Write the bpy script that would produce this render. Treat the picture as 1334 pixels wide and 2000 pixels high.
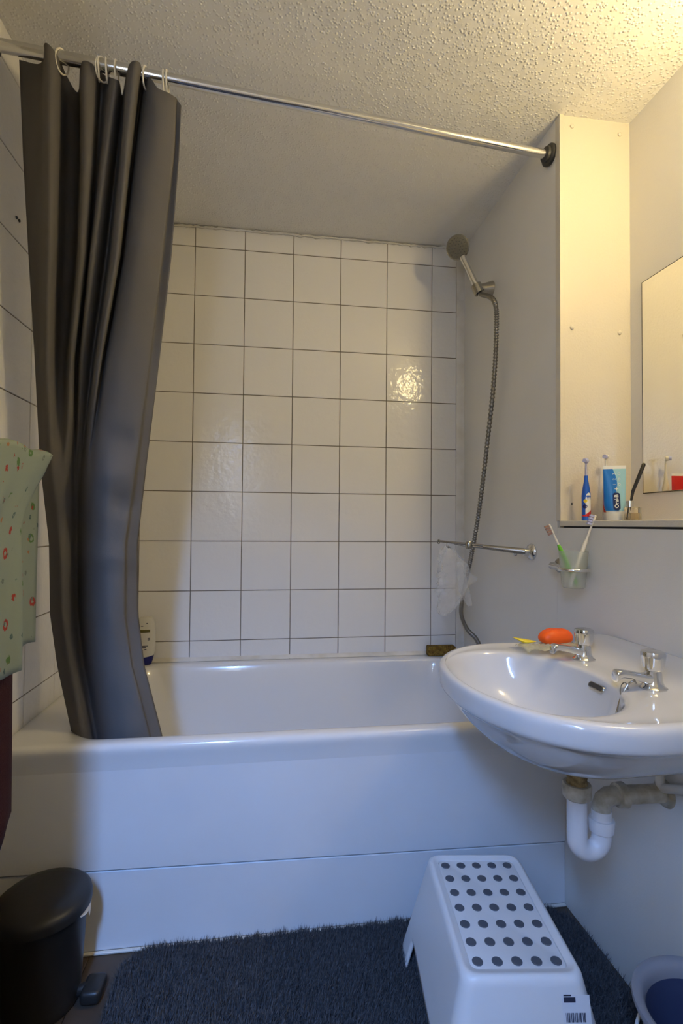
import bpy, bmesh, math, random
import numpy as np
from mathutils import Vector, Matrix
random.seed(7); RNG = np.random.default_rng(7)
for o in list(bpy.data.objects): bpy.data.objects.remove(o)
S = bpy.context.scene; COL = S.collection
# ------------------------------------------------------------------ camera
F = 1000.0                                     # focal length in pixels of the 1334x2000 frame
CAM = Vector((0.30787, -2.12475, 1.06264))
RM = [Vector((0.989955, -0.141162, 0.007902)), Vector((0.011174, 0.022400, -0.999687)), Vector((0.140941, 0.989733, 0.023753))]
cd = bpy.data.cameras.new('camera'); cam = bpy.data.objects.new('camera', cd); COL.objects.link(cam)
cd.sensor_fit = 'VERTICAL'; cd.sensor_height = 36.0; cd.sensor_width = 24.0; cd.lens = 36.0 * F / 2000; cd.clip_start = .02
m = Matrix.Identity(4)
for i in range(3): m[i][0] = RM[0][i]; m[i][1] = -RM[1][i]; m[i][2] = -RM[2][i]; m[i][3] = CAM[i]
cam.matrix_world = m; S.camera = cam
# ------------------------------------------------------------------ view, world, daylight through the window
S.view_settings.view_transform = 'Standard'; S.view_settings.look = 'None'; S.view_settings.gamma = 1
S.view_settings.use_curve_mapping = False; S.view_settings.exposure = 0.0
W = bpy.data.worlds.new('world'); S.world = W; W.use_nodes = True
W.node_tree.nodes['Background'].inputs[0].default_value = (.45, .6, 1, 1); W.node_tree.nodes['Background'].inputs[1].default_value = .3
WIN = (-.065, .105, 1.12, 2.02)                  # window opening x0 x1 z0 z1 in the rear wall
REAR = -2.62
ld = bpy.data.lights.new('window_daylight', 'AREA'); ld.shape = 'RECTANGLE'; ld.size = .11; ld.size_y = .6
ld.energy = 13.0; ld.color = (.19, .42, 1.0); ld.spread = math.radians(84)
lo = bpy.data.objects.new('window_daylight', ld); COL.objects.link(lo)
lo.location = (.01, REAR + .03, 1.68); lo.rotation_euler = (math.radians(90 - 50), 0, 0)
LAMP_STRENGTH = 120.0
LAMP_COLOR = (1.0, .77, .37)
# ------------------------------------------------------------------ helpers
def U(px, py, axis, val):
    d = RM[0] * ((px - 667) / F) + RM[1] * ((py - 1000) / F) + RM[2]
    return CAM + d * ((val - CAM[axis]) / d[axis])
def lerp(a, b, t): return a + (b - a) * t
def sst(a, b, x):
    t = max(0., min(1., (x - a) / (b - a))); return t * t * (3 - 2 * t)
def interp(xs, ys, x):
    return float(np.interp(x, xs, ys))
def cr(pts, n):                                # Catmull-Rom through points
    P = [Vector(p) for p in pts]; P = [P[0] * 2 - P[1]] + P + [P[-1] * 2 - P[-2]]; out = []
    for i in range(1, len(P) - 2):
        a, b, c, d = P[i - 1:i + 3]
        for k in range(n):
            t = k / n
            out.append(.5 * (2 * b + (c - a) * t + (2 * a - 5 * b + 4 * c - d) * t * t + (3 * b - a - 3 * c + d) * t ** 3))
    return out + [P[-2]]
def tag(o, label=None, cat=None, group=None, kind=None):
    if label: o['label'] = label
    if cat: o['category'] = cat
    if group: o['group'] = group
    if kind: o['kind'] = kind
    return o
def thing(name, loc, label, cat, group=None):
    o = bpy.data.objects.new(name, None); COL.objects.link(o); o.location = loc; o.empty_display_size = .03
    return tag(o, label, cat, group)
def wloc(o):
    v = Vector((0, 0, 0))
    while o: v += o.location; o = o.parent
    return v
def link(name, me, mats, parent, c):
    o = bpy.data.objects.new(name, me); COL.objects.link(o)
    if parent: o.parent = parent
    o.location = Vector(c) - (wloc(parent) if parent else Vector((0, 0, 0)))
    return o
def setmats(me, mats):
    for mm in (mats if isinstance(mats, (list, tuple)) else [mats]): me.materials.append(mm)
def mesh(name, vf, mats, parent=None, smooth=True, center=True, sharp=None):
    v, f = vf[0], vf[1]
    v = [Vector(p) for p in v]
    mn = Vector([min(p[i] for p in v) for i in range(3)]); mx = Vector([max(p[i] for p in v) for i in range(3)])
    c = (mn + mx) / 2 if center else Vector((0, 0, 0)); c.z = mn.z if center else 0
    me = bpy.data.meshes.new(name); me.from_pydata([p - c for p in v], [], f); me.validate(); me.update()
    bm = bmesh.new(); bm.from_mesh(me); bmesh.ops.recalc_face_normals(bm, faces=bm.faces); bm.to_mesh(me); bm.free()
    setmats(me, mats)
    if smooth:
        me.polygons.foreach_set('use_smooth', [True] * len(me.polygons))
        me.set_sharp_from_angle(angle=math.radians(sharp if sharp else 40))
    return link(name, me, mats, parent, c)
def join(*parts):
    V, Fc = [], []
    for v, f in parts:
        n = len(V); V += list(v); Fc += [[i + n for i in q] for q in f]
    return V, Fc
def frame_axes(d):
    d = Vector(d).normalized(); up = Vector((0, 0, 1)) if abs(d.z) < .95 else Vector((1, 0, 0))
    a = d.cross(up).normalized(); return a, a.cross(d).normalized(), d
def tube(pts, r, n=12, caps=True, closed=False):
    pts = [Vector(p) for p in pts]; N = len(pts); rs = r if isinstance(r, (list, tuple)) else [r] * N
    V, Fc = [], []; a = None
    for i, p in enumerate(pts):
        if closed: d = pts[(i + 1) % N] - pts[i - 1]
        else: d = pts[min(i + 1, N - 1)] - pts[max(i - 1, 0)]
        d = d.normalized() if d.length > 1e-9 else Vector((0, 0, 1))
        if a is None: a = frame_axes(d)[0]
        a = (a - d * a.dot(d)).normalized(); b = d.cross(a)
        for k in range(n):
            t = 2 * math.pi * k / n; V.append(p + (a * math.cos(t) + b * math.sin(t)) * rs[i])
    for i in range(N if closed else N - 1):
        j = (i + 1) % N
        for k in range(n): Fc.append([i * n + k, i * n + (k + 1) % n, j * n + (k + 1) % n, j * n + k])
    if caps and not closed: Fc += [list(range(n))[::-1], [(N - 1) * n + k for k in range(n)]]
    return V, Fc
def lathe(prof, org, axis=(0, 0, 1), n=32, sx=1, sy=1, cap0=True, cap1=True):
    a, b, d = frame_axes(axis); org = Vector(org); V, Fc = [], []
    if Vector(axis).normalized().z > .99: a, b, d = Vector((1, 0, 0)), Vector((0, 1, 0)), Vector((0, 0, 1))
    for r, h in prof:
        for k in range(n):
            t = 2 * math.pi * k / n; V.append(org + d * h + a * (r * sx * math.cos(t)) + b * (r * sy * math.sin(t)))
    for i in range(len(prof) - 1):
        for k in range(n): Fc.append([i * n + k, i * n + (k + 1) % n, (i + 1) * n + (k + 1) % n, (i + 1) * n + k])
    if cap0: Fc.append(list(range(n))[::-1])
    if cap1: Fc.append([(len(prof) - 1) * n + k for k in range(n)])
    return V, Fc
def box(x0, x1, y0, y1, z0, z1, bev=0, seg=1):
    bm = bmesh.new(); bmesh.ops.create_cube(bm, size=1)
    for v in bm.verts:
        v.co = Vector((lerp(x0, x1, v.co.x + .5), lerp(y0, y1, v.co.y + .5), lerp(z0, z1, v.co.z + .5)))
    if bev: bmesh.ops.bevel(bm, geom=list(bm.edges), offset=bev, segments=seg, affect='EDGES', profile=.5)
    bm.verts.index_update(); V = [v.co.copy() for v in bm.verts]; Fc = [[v.index for v in f.verts] for f in bm.faces]; bm.free()
    return V, Fc
def xform(vf, M): return [M @ Vector(p) for p in vf[0]], vf[1]
def rrect(x0, x1, y0, y1, r, n=8):             # rounded rectangle, counter-clockwise
    P = []
    for cx, cy, a0 in ((x1 - r, y1 - r, 0), (x0 + r, y1 - r, 90), (x0 + r, y0 + r, 180), (x1 - r, y0 + r, 270)):
        for k in range(n + 1):
            a = math.radians(a0 + 90 * k / n); P.append((cx + r * math.cos(a), cy + r * math.sin(a)))
    return P
def loft(rings, closed=True, cap0=False, cap1=False):
    n = len(rings[0]); V = [Vector(p) for r in rings for p in r]; Fc = []
    for i in range(len(rings) - 1):
        for k in range(n if closed else n - 1):
            Fc.append([i * n + k, i * n + (k + 1) % n, (i + 1) * n + (k + 1) % n, (i + 1) * n + k])
    if cap0: Fc.append(list(range(n))[::-1])
    if cap1: Fc.append([(len(rings) - 1) * n + k for k in range(n)])
    return V, Fc
def grid(fn, nu, nv):
    V = [fn(i / nu, j / nv) for j in range(nv + 1) for i in range(nu + 1)]
    Fc = [[j * (nu + 1) + i, j * (nu + 1) + i + 1, (j + 1) * (nu + 1) + i + 1, (j + 1) * (nu + 1) + i] for j in range(nv) for i in range(nu)]
    return V, Fc
def solid(o, t, off=0):
    md = o.modifiers.new('thickness', 'SOLIDIFY'); md.thickness = t; md.offset = off; return o
def subd(o, l=1):
    md = o.modifiers.new('smooth', 'SUBSURF'); md.levels = l; md.render_levels = l; return o
def text(name, body, size, mat, parent, M, bold=0):
    cu = bpy.data.curves.new(name, 'FONT'); cu.body = body; cu.size = size; cu.align_x = 'CENTER'; cu.align_y = 'CENTER'; cu.offset = bold; cu.resolution_u = 3
    t = bpy.data.objects.new(name, cu); COL.objects.link(t); bpy.context.view_layer.update()
    me = bpy.data.meshes.new_from_object(t.evaluated_get(bpy.context.evaluated_depsgraph_get()))
    bpy.data.objects.remove(t); me.name = name; me.materials.clear(); me.materials.append(mat)
    o = bpy.data.objects.new(name, me); COL.objects.link(o); o.parent = parent
    M = M.copy(); M.translation = M.translation - wloc(parent); o.matrix_local = M
    return o
# ------------------------------------------------------------------ materials
def mat(name, col, rough=.5, metal=0, spec=.5, bump=None, var=None, trans=0, alpha=1, emit=None, coat=0, sub=0, ior=1.45, bumps=()):
    M = bpy.data.materials.new(name); M.use_nodes = True; nt = M.node_tree; p = nt.nodes['Principled BSDF']
    p.inputs['Base Color'].default_value = (*col, 1); p.inputs['Roughness'].default_value = rough; p.inputs['Metallic'].default_value = metal
    p.inputs['Specular IOR Level'].default_value = spec; p.inputs['Transmission Weight'].default_value = trans; p.inputs['Alpha'].default_value = alpha
    p.inputs['Coat Weight'].default_value = coat; p.inputs['IOR'].default_value = ior
    if emit: p.inputs['Emission Color'].default_value = (*emit[0], 1); p.inputs['Emission Strength'].default_value = emit[1]
    tc = nt.nodes.new('ShaderNodeTexCoord')
    geo = nt.nodes.new('ShaderNodeNewGeometry')
    if var:                                    # (scale, other colour, amount, detail)
        n = nt.nodes.new('ShaderNodeTexNoise'); n.inputs['Scale'].default_value = var[0]; n.inputs['Detail'].default_value = var[3] if len(var) > 3 else 3
        nt.links.new(geo.outputs['Position'], n.inputs['Vector'])
        cr_ = nt.nodes.new('ShaderNodeValToRGB'); cr_.color_ramp.elements[0].position = .5 - .5 * (1 - var[2]) * .6; cr_.color_ramp.elements[1].position = .72
        cr_.color_ramp.elements[0].color = (*col, 1); cr_.color_ramp.elements[1].color = (*var[1], 1)
        nt.links.new(n.outputs['Fac'], cr_.inputs['Fac']); nt.links.new(cr_.outputs['Color'], p.inputs['Base Color'])
    prev = None
    for b in ((bump,) if bump else ()) + tuple(bumps):   # (kind, scale, strength, distance)
        if b[0] in ('voronoi', 'dots'):
            n = nt.nodes.new('ShaderNodeTexVoronoi'); out = n.outputs['Distance']
        else:
            n = nt.nodes.new('ShaderNodeTexNoise'); n.inputs['Detail'].default_value = 2; out = n.outputs['Fac']
        n.inputs['Scale'].default_value = b[1]; nt.links.new(geo.outputs['Position'], n.inputs['Vector'])
        if b[0] == 'dots':
            r = nt.nodes.new('ShaderNodeMapRange'); r.interpolation_type = 'SMOOTHSTEP'; r.inputs[1].default_value = .08; r.inputs[2].default_value = .48; r.inputs[3].default_value = 1; r.inputs[4].default_value = 0; nt.links.new(out, r.inputs[0]); out = r.outputs[0]
        if b[0] == 'stipple':
            r = nt.nodes.new('ShaderNodeMapRange'); r.inputs[1].default_value = .5; r.inputs[2].default_value = .72; nt.links.new(out, r.inputs[0]); out = r.outputs[0]
        bn = nt.nodes.new('ShaderNodeBump'); bn.inputs['Strength'].default_value = b[2]; bn.inputs['Distance'].default_value = b[3]
        nt.links.new(out, bn.inputs['Height'])
        if prev: nt.links.new(prev.outputs[0], bn.inputs['Normal'])
        prev = bn
    if prev: nt.links.new(prev.outputs[0], p.inputs['Normal'])
    return M
def bsdf(M): return M.node_tree.nodes['Principled BSDF']
m_ceil = mat('stippled_ceiling_paint', (.86, .845, .805), .85, bumps=(('dots', 115, .55, .003), ('noise', 14, .3, .008)))
m_paint = mat('cream_satin_paint', (.80, .78, .735), .42, spec=.4, bumps=(('noise', 320, .25, .002), ('noise', 25, .15, .004)))
m_gloss = mat('cream_gloss_paint', (.66, .61, .51), .22, spec=.5, bumps=(('noise', 160, .35, .002), ('noise', 18, .2, .004)))
m_laminate = mat('white_shower_panel', (.80, .785, .745), .38, bump=('noise', 300, .2, .0015), var=(3, (.77, .75, .70), .5))
m_tile = mat('white_glazed_tile', (.79, .775, .75), .12, spec=.25, bumps=(('noise', 42, .30, .004), ('noise', 9, .2, .006)))
m_grout = mat('dark_stained_grout', (.17, .14, .10), .9, var=(18, (.08, .065, .045), .8))
m_sealant = mat('white_silicone_sealant', (.72, .70, .66), .4, var=(14, (.60, .57, .50), .5))
m_tub = mat('white_acrylic', (.75, .75, .75), .14, spec=.5, coat=.3, bump=('noise', 3, .05, .01))
m_panel = mat('white_bath_panel', (.74, .75, .77), .3, spec=.45, var=(4, (.70, .70, .71), .5))
m_dirt = mat('brown_grime', (.25, .19, .12), .8)
m_ceram = mat('white_ceramic', (.63, .635, .64), .08, spec=.55, coat=.4)
m_chrome = mat('chrome', (.72, .72, .72), .12, metal=1, bump=('noise', 60, .03, .002))
m_chrome_d = mat('dull_chrome', (.40, .385, .35), .26, metal=1)
m_hose = mat('ribbed_steel_hose', (.27, .255, .23), .38, metal=1)
m_rubber = mat('black_rubber', (.04, .04, .04), .5)
m_wplast = mat('white_plastic', (.78, .79, .80), .35, bump=('noise', 500, .08, .001))
m_pipe = mat('white_waste_pipe', (.78, .77, .78), .38)
m_cplast = mat('cream_plastic', (.66, .63, .54), .45, var=(45, (.34, .28, .18), .1))
m_rust = mat('rusty_grime', (.13, .085, .035), .85, var=(90, (.45, .34, .16), .4))
m_curtain = mat('grey_curtain_cloth', (.135, .128, .125), .95, spec=.05, bumps=(('noise', 700, .25, .001), ('noise', 9, .35, .012)))
m_black = mat('black_plastic', (.018, .017, .016), .42, bump=('noise', 300, .05, .001))
m_rugbase = mat('rug_backing', (.03, .035, .045), .95)
m_fibre = mat('blue_grey_fibre', (.050, .051, .058), .9, var=(170, (.135, .136, .145), .5))
m_wood = mat('dark_laminate_wood', (.085, .062, .045), .5, var=(6, (.05, .035, .025), .5))
m_dot = mat('grey_rubber_dot', (.095, .105, .125), .7)
m_paper = mat('white_label_paper', (.74, .76, .80), .6)
m_ink = mat('dark_ink', (.03, .035, .06), .6)
m_grey = mat('grey_blue_plastic', (.26, .27, .31), .4)
m_navy = mat('navy_plastic', (.045, .06, .13), .5)
m_mirror = mat('mirror_silver', (.86, .87, .85), .01, metal=1)
m_frost = mat('frosted_glass', (.84, .88, .82), .4, trans=.8, alpha=.55, ior=1.2)
m_clear = mat('clear_glass', (.92, .90, .84), .03, trans=.95, ior=1.4)
m_amber = mat('pale_oil', (.75, .62, .40), .05, trans=.8)
m_orange = mat('orange_soap', (.95, .13, .015), .4, spec=.4)
m_yellow = mat('yellow_soap', (.85, .66, .04), .45)
m_film = mat('crumpled_clear_film', (.86, .86, .84), .18, trans=.5, alpha=.30)
m_filmy = mat('soap_wrapper', (.80, .76, .55), .25, trans=.4, alpha=.55)
m_sponge = mat('brown_sponge', (.17, .085, .012), .95, bump=('voronoi', 160, 1, .006), var=(70, (.33, .21, .03), .6))
m_blue = mat('blue_plastic', (.01, .10, .55), .3)
m_red = mat('red_plastic', (.55, .02, .02), .35)
m_navycap = mat('dark_blue_cap', (.005, .008, .13), .3)
m_lilac = mat('lilac_bristles', (.45, .47, .72), .6)
m_brist = mat('brown_bristles', (.30, .17, .13), .8)
m_green = mat('green_plastic', (.16, .52, .03), .35)
m_purple = mat('purple_plastic', (.20, .17, .45), .35)
m_ivory = mat('ivory_plastic', (.80, .76, .66), .35)
m_bottle = mat('shampoo_bottle', (.66, .64, .56), .3)
m_olive = mat('olive_print', (.10, .085, .015), .5)
m_tubew = mat('tube_white', (.80, .81, .80), .3)
m_tubeb = mat('tube_blue', (.008, .17, .60), .3)
m_tubel = mat('tube_light_blue', (.33, .60, .72), .3)
m_tuben = mat('tube_navy', (.01, .02, .10), .3)
m_maroon = mat('maroon_towel', (.035, .006, .008), .95, bump=('noise', 400, .5, .003))
m_steel = mat('white_metal', (.7, .7, .68), .35)
m_glass = mat('window_glass', (.6, .72, 1), .1, emit=((.72, .84, 1.0), 9.0))
m_lamp = mat('lit_lamp_glass', (1, .9, .7), .4, emit=(LAMP_COLOR, LAMP_STRENGTH))
m_bag = mat('white_bin_liner', (.78, .76, .72), .4)
m_stick = mat('black_stick', (.012, .009, .009), .35)

def towel_mat():
    M = mat('printed_green_towel', (.26, .31, .265), .9); nt = M.node_tree; p = bsdf(M); L = nt.links
    uv = nt.nodes.new('ShaderNodeUVMap'); uv.uv_map = 'UVMap'
    def math_(op, a, b=None):
        n = nt.nodes.new('ShaderNodeMath'); n.operation = op
        for i, x in enumerate((a, b)):
            if x is None: continue
            if isinstance(x, (int, float)): n.inputs[i].default_value = x
            else: L.new(x, n.inputs[i])
        return n.outputs[0]
    base = (.26, .31, .265, 1); col = None
    for scale, r0, r1, c1, c2, off in ((25, .12, .26, (.32, .04, .03, 1), (.09, .18, .06, 1), 0), (29, .02, .14, (.30, .05, .035, 1), (.34, .16, .08, 1), 3.3), (33, .10, .19, (.08, .13, .13, 1), (.15, .18, .16, 1), 8.1)):
        mp = nt.nodes.new('ShaderNodeMapping'); mp.inputs['Location'].default_value = (off, off * .7, 0); L.new(uv.outputs[0], mp.inputs[0])
        v = nt.nodes.new('ShaderNodeTexVoronoi'); v.inputs['Scale'].default_value = scale; v.inputs['Randomness'].default_value = .8; L.new(mp.outputs[0], v.inputs['Vector'])
        n = nt.nodes.new('ShaderNodeTexNoise'); n.inputs['Scale'].default_value = 190; L.new(mp.outputs[0], n.inputs['Vector'])
        d = math_('ADD', v.outputs['Distance'], math_('MULTIPLY', math_('SUBTRACT', n.outputs['Fac'], .5), .22))
        ring = math_('MULTIPLY', math_('GREATER_THAN', d, r0), math_('LESS_THAN', d, r1))
        sp = nt.nodes.new('ShaderNodeSeparateColor'); L.new(v.outputs['Color'], sp.inputs[0])
        ring = math_('MULTIPLY', ring, math_('LESS_THAN', sp.outputs[2], 1.1))
        mc = nt.nodes.new('ShaderNodeMix'); mc.data_type = 'RGBA'; L.new(math_('GREATER_THAN', sp.outputs[0], .62), mc.inputs[0]); mc.inputs[6].default_value = c1; mc.inputs[7].default_value = c2
        mx = nt.nodes.new('ShaderNodeMix'); mx.data_type = 'RGBA'; L.new(ring, mx.inputs[0]); L.new(mc.outputs[2], mx.inputs[7])
        if col is None: mx.inputs[6].default_value = base
        else: L.new(col, mx.inputs[6])
        col = mx.outputs[2]
    L.new(col, p.inputs['Base Color']); return M
m_towel = towel_mat()

# ------------------------------------------------------------------ the room
XL, XR, XR2, YB, YF, ZC, ZL = -.345, 1.145, 1.372, -.745, REAR, 2.277, 1.062
def struct(name, vf, mm, label=None, **k):
    o = mesh(name, vf, mm, **k); o['kind'] = 'structure'
    if label: o['label'] = label
    return o
floor = struct('floor', box(XL - .1, XR2 + .1, REAR - .1, .1, -.08, -.006), m_wood, smooth=False)
for k in range(15):
    x0 = XL + .001 + k * .115; x1 = min(x0 + .1135, XR2)
    for y0, y1 in ((REAR + .001, -1.75 + .35 * (k % 3)), (-1.749 + .35 * (k % 3), -.001)):
        mesh('plank', box(x0, x1, y0, y1, -.008, 0, .0012), m_wood, floor, smooth=False)
struct('ceiling', box(XL - .1, XR2 + .1, REAR - .1, .1, ZC, ZC + .06), m_ceil, smooth=False)
wall_back = struct('wall_back', box(XL - .1, XR + .05, .0022, .1, 0, ZC), m_grout, smooth=False)
wall_left = struct('wall_left', box(XL - .1, XL - .0022, REAR, .1, 0, ZC), m_grout, smooth=False)
_tiles = {}
def tile_mesh(w, h):
    k = (round(w, 4), round(h, 4))
    if k not in _tiles:
        b, t, e = .0012, .005, .0014
        def rr(s, y): return [(-w / 2 + s, y, -h / 2 + s), (w / 2 - s, y, -h / 2 + s), (w / 2 - s, y, h / 2 - s), (-w / 2 + s, y, h / 2 - s)]
        V = rr(0, t) + rr(0, e) + rr(b, 0); Fc = []
        for i in range(2):
            for q in range(4): Fc.append([i * 4 + q, i * 4 + (q + 1) % 4, (i + 1) * 4 + (q + 1) % 4, (i + 1) * 4 + q])
        Fc.append([8, 9, 10, 11])
        me = bpy.data.meshes.new('tile'); me.from_pydata(V, [], Fc); me.update(); me.materials.append(m_tile)
        me.polygons.foreach_set('use_smooth', [True] * len(me.polygons)); me.set_sharp_from_angle(angle=math.radians(20)); _tiles[k] = me
    return _tiles[k]
G = .0014
zs = [.478] + [.59 + .2 * j for j in range(9)] + [ZC]
xs = [XL] + [-.2 + .2 * i for i in range(7)] + [1.112]
for i in range(len(xs) - 1):
    for j in range(len(zs) - 1):
        o = link('tile', tile_mesh(xs[i + 1] - xs[i] - 2 * G, zs[j + 1] - zs[j] - 2 * G), None, wall_back, ((xs[i] + xs[i + 1]) / 2, RNG.uniform(-.0003, .0003), (zs[j] + zs[j + 1]) / 2))
        o.rotation_euler = (RNG.normal(0, .0022), 0, RNG.normal(0, .0022))
ys = [-.015] + [-.215 - .2 * i for i in range(7)]
for i in range(len(ys) - 1):
    for j in range(len(zs) - 1):
        o = link('tile', tile_mesh(.2 - 2 * G, zs[j + 1] - zs[j] - 2 * G), None, wall_left, (XL, (ys[i] + ys[i + 1]) / 2, (zs[j] + zs[j + 1]) / 2))
        o.rotation_euler = (RNG.normal(0, .0022), 0, math.radians(90) + RNG.normal(0, .0022))
hk = U(35, 428, 0, XL + .001)
for dy in (-.007, .007): mesh('screw_hole', lathe([(.0035, 0), (.0045, .004), (.002, .006)], (XL - .002, hk.y + dy, hk.z), (1, 0, .0), 10), m_rubber, wall_left)
# added block out of view, cuts the window daylight off the left side
struct('wall_left_shade_block', box(XL - .002, -.072, REAR, -1.45, 0, ZC), m_paint, 'unseen added wall block shading the left end of the bath', smooth=False)
# right side: shower wall, boxed-in pipe panel, ledge, recessed wall
struct('wall_alcove', box(XR, XR2 - .01, YB + .016, .1, 0, ZC), m_laminate, smooth=False)
pw = struct('wall_boxing', box(XR + .013, XR2 + .02, YB, YB + .016, ZL + .016, ZC), m_gloss, 'cream painted boxing panel beside the shower, with screw caps', smooth=False)
mesh('corner_strip', box(XR - .0015, XR + .012, YB - .004, YB + .02, ZL + .015, ZC, .001), m_gloss, pw, smooth=False)
for px, py in ((1117, 640), (1210, 650), (1117, 247), (1210, 263)):
    c = U(px, py, 1, YB); mesh('screw_cap', lathe([(.0065, 0), (.006, .003), (.003, .005)], c, (0, -1, 0), 14), m_gloss, pw)
mesh('panel_joint', box(XR + .0118, XR + .0132, YB - .0006, YB + .002, ZL + .016, ZC - .02), m_dirt, pw, smooth=False)
c = U(1117, 984, 1, YB); mesh('screw_hole', lathe([(.003, 0), (.002, .0008)], c, (0, -1, 0), 10), m_rubber, pw)
struct('wall_right', box(XR2, XR2 + .08, REAR, .1, 0, ZC), m_paint, smooth=False)
lw = struct('wall_right_lower', box(XR, XR2, REAR, YB + .015, 0, ZL - .005), m_laminate, smooth=False)
struct('trim_1', box(XR - .003, XR2, REAR, YB + .0, ZL, ZL + .0155, .0015), m_gloss, 'cream ledge board above the basin wall panel', smooth=False)
struct('trim_2', box(XR + .012, XR2, REAR, YB, ZL - .006, ZL), m_rubber, 'dark gap under the ledge board', smooth=False)
# sealant in the right-hand tile corner, at the ceiling and at the rim
struct('trim_3', loft([[(1.111, -.0012, z), (1.119, -.0035, z), (1.133, -.006, z), (1.1452, -.008, z), (1.146, .004, z), (1.111, .004, z)] for z in np.linspace(.50, ZC, 30)], cap0=True, cap1=True), m_sealant, 'white sealant strip in the tiled corner')
rag = [(x, -.004 - .002 * RNG.random(), ZC - .006 - .006 * RNG.random() * (RNG.random() > .4)) for x in np.linspace(XL, 1.14, 120)]
struct('trim_4', tube(rag, [.003 + .003 * RNG.random() for _ in rag], 6), m_sealant, 'cracked filler line between tiles and ceiling')
struct('trim_5', loft([[(x, -.0, .512), (x, -.012, .512), (x, -.004, .524), (x, 0, .526)] for x in np.linspace(XL, 1.13, 20)], cap0=True, cap1=True), m_sealant, 'white sealant line between bath rim and tiles')
# rear wall with the window behind the photographer
x0, x1, z0, z1 = WIN
struct('wall_rear', join(box(XL - .1, x0, REAR - .1, REAR, 0, ZC), box(x1, XR2 + .08, REAR - .1, REAR, 0, ZC), box(x0, x1, REAR - .1, REAR, 0, z0), box(x0, x1, REAR - .1, REAR, z1, ZC)), m_paint, smooth=False)
win = struct('window_1', box(x0, x1, REAR - .07, REAR - .066, z0, z1), m_glass, smooth=False)
mesh('window_frame', join(box(x0, x0 + .02, REAR - .065, REAR - .03, z0, z1), box(x1 - .02, x1, REAR - .065, REAR - .03, z0, z1), box(x0, x1, REAR - .065, REAR - .03, z0, z0 + .02), box(x0, x1, REAR - .065, REAR - .03, z1 - .02, z1)), m_steel, win, smooth=False)

# ------------------------------------------------------------------ wall lamp above the mirror
LP = Vector((1.306, -1.42, 2.06))
lamp = thing('wall_lamp', (XR2, LP.y, LP.z - .06), 'round lit wall lamp above the mirror', 'lamp')
mesh('lamp_base', lathe([(.05, 0), (.05, .004), (.03, .006), (.02, .009)], (XR2, LP.y, LP.z), (-1, 0, 0), 24), m_steel, lamp)
mesh('lamp_shade', lathe([(.06 * math.sin(a), -.06 * math.cos(a)) for a in np.linspace(.12, math.pi - .12, 14)], LP, (-1, 0, 0), 24), m_lamp, lamp)

# ------------------------------------------------------------------ bath
tub = thing('bathtub', (.4, -.38, 0), 'white fitted bathtub with long panelled front below the tiles', 'bathtub')
NB = 10; R0 = []
def ring(x0, x1, y0, y1, r, z, dz=0):
    return [(x, y, z) for x, y in rrect(x0, x1, y0, y1, r, NB)]
BX0, BX1, BY0, BY1 = XL + .001, XR - .001, -.775, -.002
RT = .512
rings = [ring(BX0, BX1, BY0 + .012, BY1, .012, .40), ring(BX0, BX1, BY0 + .004, BY1, .014, .472), ring(BX0, BX1, BY0 + .002, BY1, .014, .479), ring(BX0, BX1, BY0, BY1, .015, .492), ring(BX0, BX1, BY0, BY1, .016, .500),
         ring(BX0, BX1, BY0 + .004, BY1, .018, .508), ring(BX0 + .004, BX1 - .002, BY0 + .012, BY1 - .004, .02, RT), ring(BX0 + .12, BX1 - .06, -.738, -.050, .12, RT),
         ring(BX0 + .13, BX1 - .067, -.730, -.058, .125, .508), ring(BX0 + .138, BX1 - .073, -.724, -.064, .125, .496), ring(BX0 + .19, BX1 - .09, -.712, -.085, .13, .38), ring(BX0 + .26, BX1 - .11, -.70, -.105, .14, .25),
         ring(BX0 + .32, BX1 - .13, -.68, -.13, .15, .16), ring(BX0 + .38, BX1 - .17, -.64, -.17, .15, .125), ring(BX0 + .5, BX1 - .25, -.52, -.30, .1, .115)]
subd(mesh('tub_shell', loft(rings, cap1=True), m_tub, tub, sharp=80), 1)
def seamz(x): return .2035 - .0206 * (x - XL) * 1.0
xsn = list(np.linspace(XL + .001, XR - .001, 24))
def pan(za, zb, y):
    R_ = []
    for x in xsn:
        a, b = za(x), zb(x)
        R_.append([(x, y + .012, a), (x, y + .002, a), (x, y, a + .002), (x, y - .0012 * 0, lerp(a, b, .5)), (x, y, b - .002), (x, y + .002, b), (x, y + .012, b)])
    return loft(R_, cap0=True, cap1=True)
mesh('front_panel', pan(lambda x: seamz(x) + .002, lambda x: .4775, -.768), m_panel, tub)
mesh('plinth_panel', pan(lambda x: .004, lambda x: seamz(x) - .002, -.765), m_panel, tub)
gr = []
for x in np.linspace(XL + .02, .78, 160): gr.append((x, -.7685, .4755 + RNG.uniform(-.0015, .0015)))
for a, b in ((0, 16), (40, 70), (74, 100), (118, 138)):
    mesh('grime_line', tube(gr[a:b], [.0004 + .0011 * RNG.random() for _ in gr[a:b]], 5), m_dirt, tub)
mesh('sealant_bead', tube([(x, -.7695, .484 + .001 * math.sin(x * 40)) for x in np.linspace(XL + .01, XR - .01, 60)], .0035, 6), m_sealant, tub)
struct('trim_6', box(XL + .002, XR - .002, -.775, -.766, .0, .007, .002), m_sealant, 'thin white sealant strip along the foot of the bath panel', smooth=False)
for px, py, s in ((12, 1438, .006), (16, 1447, .003)):
    c = U(px, py, 2, RT + .0005); mesh('chip', lathe([(s, 0), (s * .7, .001)], c, (0, 0, 1), 7), m_rubber, tub)

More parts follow.
